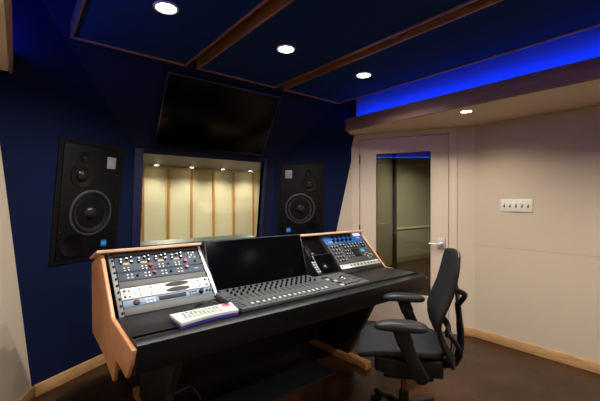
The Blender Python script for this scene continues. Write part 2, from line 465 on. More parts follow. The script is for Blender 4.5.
# corridor behind the door
bm = nb(); box(bm, 6.44, 9.5, 4.7, 4.76, 0, 2.6); struct('wall_corridor', bm, M_corr, smooth=False)
bm = nb(); prism(bm, [(3.06, 3.16), (6.44, 4.7), (6.44, 4.76), (3.03, 3.21)], 'z', 0, 2.6); struct('wall_corridor_left', bm, M_corr2, smooth=False)
bm = nb(); box(bm, 9.5, 9.56, 1.6, 4.76, 0, 2.6); struct('wall_corridor_right', bm, M_corr, smooth=False)
bm = nb(); prism(bm, [(3.80, 1.62), (9.56, 1.62), (9.56, 1.56), (3.80, 1.56)], 'z', 0, 2.6); struct('wall_corridor_near', bm, M_corr2, smooth=False)
bm = nb(); prism(bm, [(3.8, 1.56), (9.56, 1.56), (9.56, 4.76), (6.44, 4.76), (3.2, 3.3)], 'z', 2.6, 2.66); struct('ceiling_corridor', bm, M_corr, smooth=False)
bm = nb(); box(bm, 6.44, 9.5, 4.67, 4.699, .735, .77); struct('trim_11', bm, M_cream, smooth=False)
bm = nb(); box(bm, 6.44, 9.5, 4.68, 4.699, 0, .10); struct('baseboard_corridor', bm, M_corr2, smooth=False)
bm = nb(); box(bm, 6.38, 6.44, 4.60, 4.70, 0, 2.598); struct('trim_12', bm, M_leg, smooth=False)
spot('corridor_spot', (6.3, 3.2, 2.55), 400, 160, .8, (1, .95, .82))

# ------------------------------------------------------------------ door
dr = bpy.data.objects.new('door_1', None); COL.objects.link(dr); dr.matrix_world = F_D; MW[dr.name] = F_D.copy(); dr['kind'] = 'structure'
M_door = mat('door_paint', (214, 196, 175), .5, noise=.02, nscale=5)
bm = nb()
box(bm, -1.29, -1.195, -.016, .0, 0, 2.135, .002); box(bm, -.242, -.165, -.016, .0, 0, 2.135, .002); box(bm, -1.195, -.242, -.016, 0, 2.082, 2.135, .002)
box(bm, -.272, -.242, .052, .07, 0, 2.082); box(bm, -1.195, -1.165, .052, .07, 0, 2.082); box(bm, -1.165, -.272, .052, .07, 2.05, 2.082)  # door stops, added to block corridor light leaking through the leaf gaps
box(bm, -1.214, -1.195, 0, .12, 0, 2.10); box(bm, -.242, -.223, 0, .12, 0, 2.10); box(bm, -1.195, -.242, 0, .12, 2.082, 2.10)
obj('door_casing', bm, M_door, dr, smooth=False)
lx0, lx1, gx0, gx1, gz0, gz1 = -1.190, -.247, -1.006, -.423, .353, 1.908
bm = nb()
box(bm, lx0, gx0, .006, .05, .003, 2.077, .002); box(bm, gx1, lx1, .006, .05, .003, 2.077, .002)
box(bm, gx0, gx1, .006, .05, .003, gz0); box(bm, gx0, gx1, .006, .05, gz1, 2.077)
obj('door_leaf', bm, M_door, dr, smooth=False)
bm = nb(); b = .014
box(bm, gx0 - b, gx0, .0, .006, gz0 - b, gz1 + b, .002); box(bm, gx1, gx1 + b, 0, .006, gz0 - b, gz1 + b, .002)
box(bm, gx0, gx1, 0, .006, gz1, gz1 + b, .002); box(bm, gx0, gx1, 0, .006, gz0 - b, gz0, .002)
obj('glazing_bead', bm, M_door, dr, smooth=False)
bm = nb(); box(bm, gx0 - .005, gx1 + .005, .024, .032, gz0 - .005, gz1 + .005); obj('glass_pane', bm, M_glassd, dr, smooth=False)
bm = nb(); box(bm, -.355, -.278, -.008, .006, .875, .99, .003); hd = obj('door_handle', bm, M_nickel, dr)
bm = nb(); lathe(bm, [(.02, 0), (.02, .012), (.012, .016), (.012, .05)], Matrix.Translation((-.318, -.008, .925)) @ Matrix.Rotation(radians(90), 4, 'X'), 16)
tube(bm, bez([(-.318, -.052, .925), (-.35, -.055, .925), (-.40, -.05, .927), (-.435, -.048, .928)], 4), .009, 10)
obj('lever', bm, M_nickel, hd)
for z in (.25, 1.05, 1.85):
    bm = nb(); lathe(bm, [(0, -.05), (.008, -.05), (.008, .05), (0, .05)], Matrix.Translation((-1.1925, -.010, z)), 10); obj('hinge', bm, M_leg, dr)

# ------------------------------------------------------------------ switch plate
t = thing('switch_plate', 'ivory five-gang light switch plate on the beige right wall', 'light switch', frame((3.61, 1.262, 1.333), 180))
bm = nb(); box(bm, -.134, .134, -.009, -.001, -.06, .06, .004); obj('plate', bm, M_plastic, t)
for k in range(5):
    x = -.1 + k * .05 - .002
    bm = nb(); box(bm, x - .006, x + .006, -.0105, -.0092, -.018, .014); s = obj('toggle_slot', bm, M_dark, t)
    bm = nb(); box(bm, x - .0045, x + .0045, -.022, -.0106, -.002, .012, .002); obj('toggle', bm, M_plastic, s)

# ------------------------------------------------------------------ main speakers
def ring_y(bm, x, z, prof, seg=36):
    """lathe facing the room: heights go toward -y"""
    lathe(bm, prof, Matrix.Translation((x, 0, z)) @ Matrix.Rotation(radians(90), 4, 'X'), seg)
def speaker(F, sx, mir, label):
    t = thing('studio_speaker', label, 'speaker', F @ Matrix.Translation((sx, 0, sz0)), 'wall-mounted studio speakers')
    w, h = SPK; m = mir
    yb = .012
    def bx(*a, **k):
        bm = nb(); box(bm, *a, **k); return bm
    bm = nb(); box(bm, -w / 2 + .004, w / 2 - .004, .0, .30, .004, h - .004); obj('cabinet', bm, M_spk, t)
    bm = nb(); box(bm, -w / 2 + .012, w / 2 - .012, -yb, -.0005, .012, h - .012, .004); obj('baffle', bm, M_spk, t)
    bm = nb()
    for a in ((-w / 2 - .024, -w / 2 + .010, -.02, h + .02), (w / 2 - .010, w / 2 + .024, -.02, h + .02), (-w / 2 + .01, w / 2 - .01, h - .01, h + .02), (-w / 2 + .01, w / 2 - .01, -.02, .01)):
        box(bm, a[0], a[1], -.007, -.0005, a[2], a[3])
    obj('mounting_frame', bm, M_spk, t, smooth=False)
    # woofer
    x, z = 0 + m * .008, .352
    bm = nb(); ring_y(bm, x, z, [(.176, yb), (.176, yb + .006), (.172, yb + .008), (.160, yb + .008), (.158, yb + .001)], 48); wf = obj('woofer', bm, M_rubber, t)
    bm = nb(); ring_y(bm, x, z, [(.159, yb + .001), (.154, yb + .008), (.146, yb + .010), (.138, yb + .006), (.136, yb + .002)], 48); obj('surround', bm, M_spk, wf)
    bm = nb(); ring_y(bm, x, z, [(.136, yb + .003), (.09, yb - .0055), (.055, yb - .011 + .0), (.052, yb - .011)], 48); obj('cone', bm, M_cone, wf)
    bm = nb(); ring_y(bm, x, z, [(.056, yb - .011), (.05, yb + .005), (.034, yb + .017), (.016, yb + .022), (0, yb + .0235)], 36); obj('dust_cap', bm, M_cone, wf)
    for k in range(8):
        a = k * pi / 4 + .3; bm = nb(); ring_y(bm, x + .166 * cos(a), z + .166 * sin(a), [(.0045, yb + .007), (.006, yb + .011), (0, yb + .012)], 10)
        obj('bolt', bm, M_leg, wf)
    # midrange dome
    x, z = -m * .092, .632
    bm = nb(); ring_y(bm, x, z, [(.088, yb), (.086, yb + .007), (.07, yb + .006), (.05, yb - .004 + .002), (.042, yb - .003)], 40); md = obj('midrange_driver', bm, M_bezel, t)
    bm = nb(); ring_y(bm, x, z, [(.043, yb - .003), (.038, yb + .012), (.024, yb + .022), (0, yb + .026)], 32); obj('dome', bm, M_cone, md)
    # tweeter
    x, z = -m * .08, .765
    bm = nb(); ring_y(bm, x, z, [(.042, yb), (.041, yb + .005), (.03, yb + .005), (.016, yb + .0015)], 32); tw = obj('tweeter', bm, M_spk, t)
    bm = nb(); ring_y(bm, x, z, [(.016, yb + .001), (.012, yb + .007), (0, yb + .010)], 24); obj('dome', bm, M_cone, tw)
    # reflex port
    x, z = -m * .128, .112
    bm = nb(); ring_y(bm, x, z, [(.088, yb), (.086, yb + .004), (.078, yb + .004), (.07, yb + .0012), (0, yb + .0011)], 36); obj('port', bm, M_bezel, t)
    bm = nb(); box(bm, m * .148 - .039, m * .148 + .039, -yb - .004, -yb - .0002, .702, .794, .002); pl = obj('badge_plate', bm, M_plate, t); pl['label'] = 'square grey plate'
    bm = nb(); box(bm, m * .14 - .025, m * .14 + .025, -yb - .004, -yb - .0002, .077, .127, .002); lg = obj('logo_badge', bm, M_logo, t); lg['label'] = 'square blue logo badge'
    cu = bpy.data.curves.new('logo_lettering', 'FONT'); cu.body = 'ATC'; cu.size = .024; cu.extrude = .0006; cu.align_x = 'CENTER'
    cu.materials.append(M_logow)
    tmp = bpy.data.objects.new('tmp_text', cu); COL.objects.link(tmp)
    bpy.context.view_layer.update()
    me = bpy.data.meshes.new_from_object(tmp.evaluated_get(bpy.context.evaluated_depsgraph_get()))
    bpy.data.objects.remove(tmp)
    me.transform(Matrix.Translation((m * .14, -yb - .0048, .092)) @ Matrix.Rotation(radians(90), 4, 'X'))
    to = bpy.data.objects.new('logo_lettering', me); COL.objects.link(to); to.parent = lg
    for xx in (-w / 2 + .03, 0, w / 2 - .03):
        for zz in (.03, h * .25, h * .5, h * .75, h - .03):
            if abs(xx) < .01 and .1 < zz < h - .1: continue
            bm = nb(); ring_y(bm, xx, zz, [(.006, yb - .0), (.006, yb + .003), (0, yb + .0035)], 8); obj('baffle_bolt', bm, M_leg, t)
    return t
speaker(F_L, spkL.x, 1, 'black studio speaker set in the blue wall left of the window')
speaker(F_R, spkR.x, -1, 'black studio speaker set in the blue wall between window and door')

# ------------------------------------------------------------------ television over the window
tvM = F_U @ Matrix.Translation((1.485, -.002, .03))
t = thing('television', 'large black television tilted down above the window', 'television', tvM)
bm = nb(); box(bm, -.545, .545, -.03, .0, .02, .64, .006); obj('rear_housing', bm, M_bezel, t)
bm = nb(); box(bm, -.555, .555, -.05, -.0305, .0, .65, .004); obj('bezel', bm, M_bezel, t)
bm = nb(); box(bm, -.543, .543, -.0525, -.0503, .022, .638, .001); obj('screen', bm, M_tv, t)

# ------------------------------------------------------------------ mixing desk
DK = thing('mixing_desk', 'large black studio desk with maple end panels holding racks and controller', 'desk', Matrix.Translation((1.585, 2.1, 0)))
def dk(name, bm, m, parent=None, smooth=True): return obj(name, bm, m, parent or DK, True, smooth)
PROF = [(1.602, .742), (2.026, .768), (2.328, 1.062), (2.55, 1.0), (2.635, .97), (2.605, .528), (2.24, .508), (1.98, .458), (1.915, .592), (1.705, .582), (1.64, .662)]
for x0, x1 in ((.380, .4025), (2.6565, 2.670)):
    bm = nb(); prism(bm, PROF, 'x', x0, x1, .006, 3); o = dk('side_panel', bm, M_maple); o['label'] = 'maple end panel with a notched lower edge'
for xa, xb in ((.357, .989), (1.862, 2.682)):
    bm = nb(); prism(bm, [(2.296, 1.075), (2.302, 1.092), (2.55, 1.024), (2.545, 1.008)], 'x', xa, xb, .003); dk('top_cap', bm, M_maplex)['label'] = 'maple strip along the top of the rack'
bm = nb(); box(bm, .4025, 2.6545, 1.675, 2.022, .735, .765, .003); dk('worktop', bm, M_blk)
bm = nb(); prism(bm, [(1.70, .7652), (1.655, .7652), (1.62, .7652), (1.603, .754), (1.603, .735), (1.612, .70), (1.635, .645), (1.66, .605), (1.70, .595), (1.735, .61), (1.735, .734), (1.674, .734), (1.674, .7652)], 'x', .4025, 2.6545, .0)
dk('padded_armrest', bm, M_leather)
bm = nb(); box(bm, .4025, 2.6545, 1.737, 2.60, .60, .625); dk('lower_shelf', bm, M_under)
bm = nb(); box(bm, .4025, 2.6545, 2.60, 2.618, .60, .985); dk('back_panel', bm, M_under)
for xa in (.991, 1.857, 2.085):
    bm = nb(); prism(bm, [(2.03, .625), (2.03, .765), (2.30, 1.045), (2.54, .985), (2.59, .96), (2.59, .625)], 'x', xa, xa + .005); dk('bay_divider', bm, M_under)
# rack rails
RK = Matrix(((1, 0, 0, 0), (0, .689, .725, 2.03), (0, -.725, .689, .760), (0, 0, 0, 1)))
def slope(name, m, x0, x1, y0, y1, s0, s1, bev=.001):
    bm = nb(); box(bm, x0, x1, y0, y1, s0, s1, bev); bm.transform(RK); return dk(name, bm, m)
def screws(x, n, m, parent, r=.005):
    for k in range(n):
        bm = nb(); lathe(bm, [(r, 0), (r, .005), (r * .5, .008), (0, .008)], RK @ Matrix.Translation((x, -.0062, .02 + k * .40 / (n - 1))) @ Matrix.Rotation(radians(90), 4, 'X'), 8)
        dk('rail_screw', bm, m, parent)
r = slope('rack_rail', mat('grey_aluminium', (112, 113, 112), .45, metal=.2, noise=.05), .420, .446, -.006, .004, 0, .428); screws(.438, 10, M_black, r, .007)
r = slope('rack_rail', M_silver, .970, .990, -.010, .004, .018, .428); screws(.966, 10, M_black, r, .006)
r = slope('rack_rail', M_black, 2.100, 2.128, -.006, .004, 0, .428); screws(2.118, 12, M_chrome, r, .005)
slope('rack_rail', M_black, 2.6435, 2.654, -.004, .004, 0, .428)
for xa in (.64, 2.22):                                   # slanted legs on oak feet
    bm = nb(); prism(bm, [(1.87, .06), (1.87, .0), (2.66, .0), (2.66, .06)], 'x', xa - (.004 if xa < 1 else .018), xa + (.05 if xa < 1 else .046), .004); dk('foot', bm, M_foot)['label'] = 'oak foot lying on the floor'
    bm = nb(); prism(bm, [(2.10, .061), (1.80, .60), (2.50, .60), (2.50, .061)], 'x', xa + .0, xa + .045, .003); lg_ = dk('leg', bm, M_under)
    bm = nb(); prism(bm, [(2.098, .062), (1.798, .599), (1.786, .599), (2.086, .062)], 'x', xa, xa + .045, .001); dk('leg_edge', bm, M_leg, lg_)
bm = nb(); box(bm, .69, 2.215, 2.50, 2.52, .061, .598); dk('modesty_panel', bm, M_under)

# ---- rack units
def unit(name, label, cat, xc, s0, h, w, face, group=None, chassis=True):
    t = thing(name, label, cat, RK @ Matrix.Translation((xc, 0, s0)), group)
    bm = nb(); box(bm, -w / 2, w / 2, -.006, .0, .001, h - .001, .001); obj('faceplate', bm, face, t)
    if chassis:
        bm = nb(); box(bm, -w / 2 + .02, w / 2 - .02, .0005, .10, .003, h - .012); obj('chassis', bm, M_under, t)
    return t
def knob(t, x, z, r, m, h=.014, name='knob', capm=None):
    bm = nb(); lathe(bm, [(r * 1.1, 0), (r, h * .35), (r * .9, h), (0, h)], Matrix.Translation((x, -.0062, z)) @ Matrix.Rotation(radians(90), 4, 'X'), 14); k = obj(name, bm, m, t)
    if capm:
        bm = nb(); lathe(bm, [(r * .72, h + .0003), (r * .7, h + .004), (0, h + .0045)], Matrix.Translation((x, -.0062, z)) @ Matrix.Rotation(radians(90), 4, 'X'), 12); obj('knob_cap', bm, capm, k)
    return k
def rect(t, x, z, w, h, m, d=.003, name='button'):
    bm = nb(); box(bm, x - w / 2, x + w / 2, -.0062 - d, -.0062, z - h / 2, z + h / 2, min(.0008, d / 3)); return obj(name, bm, m, t)
XL, WL = .7075, .517
unit('blank_panel', 'plain grey blank panel at the very top of the left rack', 'rack panel', XL, .403, .024, WL, M_grey, 'grey blank panels in the left rack', False)
t = unit('preamp', 'grey rack preamp with white knobs and amber meters, upper left rack', 'rack unit', XL, .284, .118, WL, M_steelblue)
for c in range(4):
    x = -.205 + c * .10
    for dx, dz, r in ((-.022, .086, .0075), (.012, .092, .0075), (.036, .098, .007), (-.024, .066, .006), (.034, .068, .0085)):
        knob(t, x + dx, dz, r, M_black, .012, capm=M_silver)
    rect(t, x + .006, .060, .034, .012, M_vu, .002, 'meter')
    for dx in (-.010, .012):
        for dz in (.012, .030): rect(t, x + dx, dz, .009, .008, M_white)
for k in range(3):
    for j in range(3): rect(t, .188 + k * .016, .060 + j * .019, .010, .010, M_bluegrey if (k + j) % 2 else M_white)
knob(t, -.068, .030, .0115, M_red, .014); knob(t, .150, .034, .0115, M_red, .014); knob(t, .04, .030, .007, M_black, .01); knob(t, .215, .028, .008, M_black, .01)
t = unit('equaliser', 'slate blue rack unit with two red knobs below the preamp', 'rack unit', XL, .223, .060, WL, M_steelblue)
for c in range(4):
    x = -.205 + c * .098
    for dx in (0, .022):
        for dz in (.018, .040): rect(t, x + dx, dz, .010, .008, M_white)
    if c % 2 == 0: knob(t, x + .052, .030, .007, M_black, .012)
knob(t, -.055, .036, .0105, M_red, .014); knob(t, .148, .044, .0105, M_red, .014); knob(t, .045, .03, .007, M_black, .01)
rect(t, .205, .030, .03, .014, M_bluegrey, .002)
unit('blank_panel', 'grey blank panel between the slate blue unit and white units', 'rack panel', XL, .176, .046, WL, M_grey, 'grey blank panels in the left rack', False)
for s0, nm in ((.138, 'upper of two white rack units with a black oval in left rack'), (.100, 'lower of two white rack units with a black oval in left rack')):
    t = unit('compressor', nm, 'rack unit', XL, s0, .0375, WL, M_white, 'white rack units')
    bm = nb(); lathe(bm, [(1, 0), (.96, .003), (0, .003)], Matrix.Translation((.055, -.0062, .019)) @ Matrix.Rotation(radians(90), 4, 'X') @ Matrix.Diagonal((.072, .0145, 1, 1)), 36); obj('oval_grille', bm, M_black, t)
    for x in (-.16, -.10): knob(t, x, .019, .004, M_red, .004)
    for x in (-.215, .19): knob(t, x, .019, .006, M_silver, .010)
    knob(t, .235, .019, .007, M_dgrey, .006); knob(t, -.24, .019, .007, M_dgrey, .006)
t = unit('converter', 'pale blue rack unit with dark display at bottom of left rack', 'rack unit', XL, .050, .048, WL, M_bluegrey)
knob(t, -.19, .023, .017, M_black, .006); knob(t, -.19, .023, .0055, M_red, .009)
rect(t, 0.01, .024, .16, .026, M_black, .002, 'display')
for k in range(3):
    for dz in (.014, .032): rect(t, -.135 + k * .02, dz, .012, .009, M_silver); rect(t, .115 + k * .018, dz, .011, .009, M_dgrey)
knob(t, .185, .024, .014, M_black, .018); knob(t, .222, .024, .007, M_black, .008); knob(t, .243, .024, .007, M_black, .008)
unit('blank_panel', 'grey blank panel at the foot of the left rack', 'rack panel', XL, .002, .049, WL, M_grey, 'grey blank panels in the left rack', False)
XR, WR = 2.386, .512
t = unit('preamp', 'bright blue rack unit with black knobs at top of right rack', 'rack unit', XR, .318, .109, WR, M_blue)
for k in range(6):
    for j in range(2):
        if k == 5: continue
        knob(t, -.13 + k * .055 - j * .018, .082 - j * .045, .015, M_black, .018)
rect(t, .20, .090, .10, .035, M_lcd, .002, 'display')
rect(t, .19, .050, .035, .02, mat('violet_lamp', (190, 120, 200), .4, noise=.03), .002, 'lamp')
for k in range(3): rect(t, -.225 + k * .02, .085, .012, .006, M_bluegrey, .002, 'marking')
for k in range(4): rect(t, -.205 + k * .018, .03, .008, .008, M_white)
t = unit('channel_strip', 'dark rack unit crowded with silver knobs in right rack', 'rack unit', XR, .100, .216, WR, M_dgrey)
for k in range(9):
    for j in range(2):
        if random.random() < .12: continue
        knob(t, -.11 + k * .04, .195 - j * .028, .010, M_black, .012, capm=M_silver)
for k in range(3):
    for j in range(5): knob(t, -.225 + k * .034, .185 - j * .038, .008, M_black, .012, capm=M_silver)
for k in range(3):
    for j in range(3): knob(t, -.09 + k * .03, .125 - j * .032, .007, M_black, .010, capm=M_silver)
rect(t, .04, .10, .09, .09, M_black, .002, 'display')
rect(t, .135, .118, .045, .03, M_cyan, .002, 'display'); rect(t, .19, .135, .025, .025, M_blue, .003)
for k in range(4):
    for j in range(4): rect(t, .125 + k * .03, .03 + j * .018, .014, .009, (M_white, M_bluegrey, M_silver, M_yel)[(k * 3 + j) % 4] if (k + j) % 3 else M_dgrey)
t = unit('monitor_controller', 'silver rack strip with dark buttons near bottom of right rack', 'rack unit', XR, .052, .046, WR, M_silver)
for k in range(8): rect(t, -.13 + k * .045, .023, .016, .014, M_dgrey)
for x in (-.24, .24): knob(t, x, .023, .006, M_black, .004)
unit('blank_panel', 'black blank panel below the silver strip in the right rack', 'rack panel', XR, .002, .049, WR, M_black, None, False)
unit('blank_panel', 'tall glossy black panel between monitor and right rack', 'rack panel', 1.976, .002, .424, .204, mat('gloss_black', (8, 8, 9), .2, spec=.15, noise=.05), None, False)

# ---- computer monitor
a_ = math.atan2(.108, .349)
mM = Matrix.Translation((1.426, 2.155, .655)) @ Matrix.Rotation(-a_, 4, 'X')
t = thing('computer_monitor', 'wide black computer monitor standing behind the fader controller', 'monitor', mM)
mw, mh = .426, .462
bm = nb(); box(bm, -mw, mw, -.004, .022, 0, mh, .003); obj('housing', bm, M_bezel, t)
bm = nb()
for q in ((-mw, -mw + .008, 0, mh), (mw - .008, mw, 0, mh), (-mw + .008, mw - .008, mh - .008, mh), (-mw + .008, mw - .008, 0, .012)): box(bm, q[0], q[1], -.010, -.0045, q[2], q[3], .001)
obj('bezel', bm, mat('dark_grey_bezel', (70, 70, 74), .3, metal=.4, noise=.03), t)
bm = nb(); box(bm, -mw + .0082, mw - .0082, -.0075, -.0045, .0122, mh - .0082); obj('screen', bm, M_screen, t)
bm = nb(); box(bm, -.05, .05, .0225, .045, -.006, .32, .004); obj('stand', bm, M_bezel, t)
bm = nb(); box(bm, 1.27, 1.58, 2.10, 2.29, .6253, .637, .003); obj('stand_base', bm, M_bezel, t, True)

# ---- fader controller
CT = thing('fader_controller', 'charcoal fader controller with sixteen pale faders on the desk', 'mixer', Matrix.Translation((1.35, 1.87, .765)))
ZS = lambda y: .786 + (y - 1.688) * .022 / .37
bm = nb(); prism(bm, [(1.688, .7655), (1.688, .784), (1.69, .786), (2.055, .808), (2.062, .806), (2.062, .7655)], 'x', .9985, 1.742, .002); prism(bm, [(1.688, .7655), (1.688, .784), (1.69, .786), (2.012, .8050), (2.016, .8035), (2.016, .7655)], 'x', .960, .998, .002); obj('body', bm, M_ctl, CT, True)
bm = nb()
for k in range(16):
    x = 1.045 + k * .0385; box(bm, x - .002, x + .002, 1.70, 1.81, ZS(1.70) - .003, ZS(1.755) + .0012)
obj('fader_slots', bm, M_black, CT, True)
for k in range(16):
    x = 1.045 + k * .0385; y = 1.722 + .004 * math.sin(k * 2.1); z = ZS(y) + .0014
    bm = nb(); prism(bm, [(y - .011, z), (y - .009, z + .009), (y - .002, z + .007), (y + .002, z + .007), (y + .009, z + .009), (y + .011, z)], 'x', x - .007, x + .007, .001); obj('fader_cap', bm, M_cap, CT, True)
    for y, r in ((1.905, .008), (1.955, .008), (2.005, .009)):
        xx = 1.035 + k * .043
        bm = nb(); lathe(bm, [(r, 0), (r * .85, .014), (0, .015)], Matrix.Translation((xx, y, ZS(y) + .0005)), 12); obj('encoder_knob', bm, M_black, CT, True)
for k in range(16):
    x = 1.04 + k * .0405
    for y in (1.835, 1.858, 1.880):
        bm = nb(); box(bm, x - .006, x + .006, y - .005, y + .005, ZS(y) - .001, ZS(y) + .003); obj('channel_key', bm, M_dgrey, CT, True)
for y in (1.72, 1.75, 1.78, 1.82, 1.86, 1.90):
    for x in (.978, 1.0):
        bm = nb(); box(bm, x - .007, x + .007, y - .008, y + .008, ZS(y) - .001, ZS(y) + .004); obj('side_key', bm, M_grey, CT, True)
bm = nb(); box(bm, 1.03, 1.72, 2.022, 2.05, ZS(2.03) - .002, ZS(2.05) + .002); obj('scribble_display', bm, M_grey, CT, True)
CM = thing('trackball_controller', 'charcoal control unit with silver trackball right of the faders', 'mixer', Matrix.Translation((1.88, 1.81, .765)))
bm = nb(); prism(bm, [(1.688, .7655), (1.688, .784), (1.69, .786), (1.985, .804), (1.99, .802), (1.99, .7655)], 'x', 1.745, 2.03, .002); obj('body', bm, M_ctl, CM, True)
bm = nb(); lathe(bm, [(.045, 0), (.043, .006), (.036, .007), (.034, .004)], Matrix.Translation((1.89, 1.83, ZS(1.83) + .0008)), 28); obj('bezel_ring', bm, M_grey, CM, True)
bm = nb(); lathe(bm, [(.034, .003), (.031, .012), (.022, .020), (.01, .0245), (0, .0255)], Matrix.Translation((1.89, 1.83, ZS(1.83) + .001)), 24); obj('trackball', bm, M_chrome, CM, True)
for k in range(2):
    for j in range(5):
        x, y = 1.775 + k * .032, 1.72 + j * .05
        bm = nb(); box(bm, x - .009, x + .009, y - .011, y + .011, ZS(y) - .001, ZS(y) + .005, .001); obj('key', bm, M_black if (k + j) % 3 else M_white, CM, True)
for j in range(4):
    y = 1.74 + j * .055
    bm = nb(); box(bm, 1.965, 2.0, y - .010, y + .010, ZS(y) - .001, ZS(y) + .005, .001); obj('key', bm, M_dgrey, CM, True)
for k in range(3):
    x = 1.85 + k * .04
    bm = nb(); box(bm, x - .014, x + .014, 1.712, 1.735, ZS(1.72) - .001, ZS(1.72) + .005, .001); obj('key', bm, M_dgrey, CM, True)

# ---- small things between monitor and right rack
t = thing('tablet', 'small black tablet leaning below the glossy panel beside the monitor', 'tablet', RK @ Matrix.Translation((1.972, -.022, .022)) @ Matrix.Rotation(radians(4), 4, 'X'))
bm = nb(); box(bm, -.108, .100, -.010, 0, 0, .185, .004); obj('case', bm, mat('grey_tablet_case', (90, 90, 94), .35, metal=.4, noise=.03), t)
bm = nb(); box(bm, -.104, .096, -.0125, -.0105, .004, .180, .001); obj('screen', bm, M_screen, t)
t = thing('button_remote', 'narrow grey remote with rows of buttons leaning beside the monitor', 'remote control', RK @ Matrix.Translation((1.838, -.030, .024)))
bm = nb(); box(bm, -.022, .022, -.014, 0, 0, .125, .004); obj('case', bm, M_dgrey, t)
for k in range(2):
    for j in range(5):
        bm = nb(); box(bm, -.010 + k * .02 - .006, -.010 + k * .02 + .006, -.018, -.0142, .015 + j * .022, .027 + j * .022, .001); obj('button', bm, M_silver, t)
t = thing('clip_microphone', 'small silver ball microphone clipped to the right edge of the monitor', 'microphone', Matrix.Translation((1.857, 2.215, .99)))
bm = nb(); box(bm, -.0045, .004, -.02, .02, -.012, .012, .001); obj('clip', bm, M_leg, t)
bm = nb(); tube(bm, bez([(.002, -.005, .0), (.010, -.02, -.012), (.017, -.035, -.028), (.020, -.056, -.041)], 5), .003, 8); obj('stem', bm, M_leg, t)
bm = nb(); bmesh.ops.create_uvsphere(bm, u_segments=16, v_segments=10, radius=.015, matrix=Matrix.Translation((.020, -.060, -.046))); obj('ball', bm, M_chrome, t)

# ---- white keypad
KP = thing('control_keypad', 'white wedge keypad with a violet front edge on the desk by left rack', 'keypad', Matrix.Translation((.80, 1.74, .765)))
def arc(n=12, d=0):
    return [(.622 + d + (.938 - 2 * d - .622) * k / n, 1.645 + d + .020 * sin(pi * k / n) + .018 * k / n) for k in range(n + 1)]
base = arc() + [(.965, 1.800), (.624, 1.800)]
bm = nb(); prism(bm, base, 'z', .7655, .780, .001); obj('base_body', bm, M_purple, KP, True)
top = [(x, y - .004) for x, y in arc()] + [(.969, 1.803), (.620, 1.803)]
bm = nb(); prism(bm, top, 'z', .7803, .800, .004, 3); obj('top_plate', bm, M_white, KP, True)
kc = (M_blk2, M_grn, M_yel, M_plate, M_grn, M_yel)
for j in range(4):
    for k in range(10):
        x = .668 + k * .0205 + j * .003; y = 1.695 + j * .024
        bm = nb(); box(bm, x - .006, x + .006, y - .007, y + .007, .8002, .804, .001); obj('key', bm, kc[(k // 2 + j) % 6], KP, True)
bm = nb(); lathe(bm, [(.026, 0), (.024, .005), (0, .006)], Matrix.Translation((.915, 1.762, .8003)), 24); dd = obj('dial', bm, M_orange, KP, True)
bm = nb(); lathe(bm, [(.012, 0), (.011, .004), (0, .005)], Matrix.Translation((.919, 1.764, .8065)), 18); obj('dial_cap', bm, M_purple, dd, True)
bm = nb(); tube(bm, bez([(.90, 1.808, .772), (.90, 1.85, .79), (.86, 1.90, .80), (.82, 1.90, .79), (.80, 1.95, .772), (.86, 1.99, .7705)], 6), .004, 8)
KP.location.x -= .016; KP.location.z += .0003
tag(obj('cable', bm, M_cable), 'short black cable looping behind the white keypad', 'cable')

# ---- floor mat and cord
bm = nb(); box(bm, .86, 1.975, 1.985, 2.49, .0, .014, .004); tag(obj('floor_mat', bm, M_mat), 'black rubber mat on the floor under the desk', 'mat')
bm = nb(); tube(bm, bez([(.80, 2.44, .016), (.87, 2.44, .04), (.95, 2.40, .07), (.97, 2.33, .05), (.98, 2.28, .021)], 6), .005, 8)
tag(obj('cable', bm, M_plate), 'grey cable curling over the mat under the desk', 'cable')

# ------------------------------------------------------------------ office chair
CH = thing('office_chair', 'black mesh-backed office chair with armrests in front of the desk', 'chair', Matrix.Translation((1.812, 1.245, 0)) @ Matrix.Rotation(radians(38), 4, 'Z'))
def smooth_obj(name, bm, m, parent, lv=2):
    o = obj(name, bm, m, parent); md = o.modifiers.new('sub', 'SUBSURF'); md.levels = lv; md.render_levels = lv
    for p in o.data.polygons: p.use_smooth = True
    return o
rows = []
SZ = .055
for i in range(9):
    v = i / 8; y = -.22 + .50 * v
    hw = .19 + .05 * sin(pi * min(1, v * 1.05) * .78) - (.05 if i == 8 else 0) - (.03 if i == 0 else 0)
    zc = SZ + .492 + .012 * sin(pi * v) - .030 * max(0, v - .7) / .3 * max(0, v - .7) / .3 * 1.6
    rows.append([(hw * u, y, zc + .018 * abs(u) ** 2 - (.008 if abs(u) > .9 else 0)) for u in (-1, -.85, -.5, 0, .5, .85, 1)])
bm = nb(); sheet(bm, rows, .042); smooth_obj('seat', bm, M_seat, CH)
bm = nb(); prism(bm, [(-.17, -.20), (.17, -.20), (.195, .05), (.15, .17), (-.15, .17), (-.195, .05)], 'z', .405, .505, .015, 3); obj('seat_pan', bm, M_chair, CH)
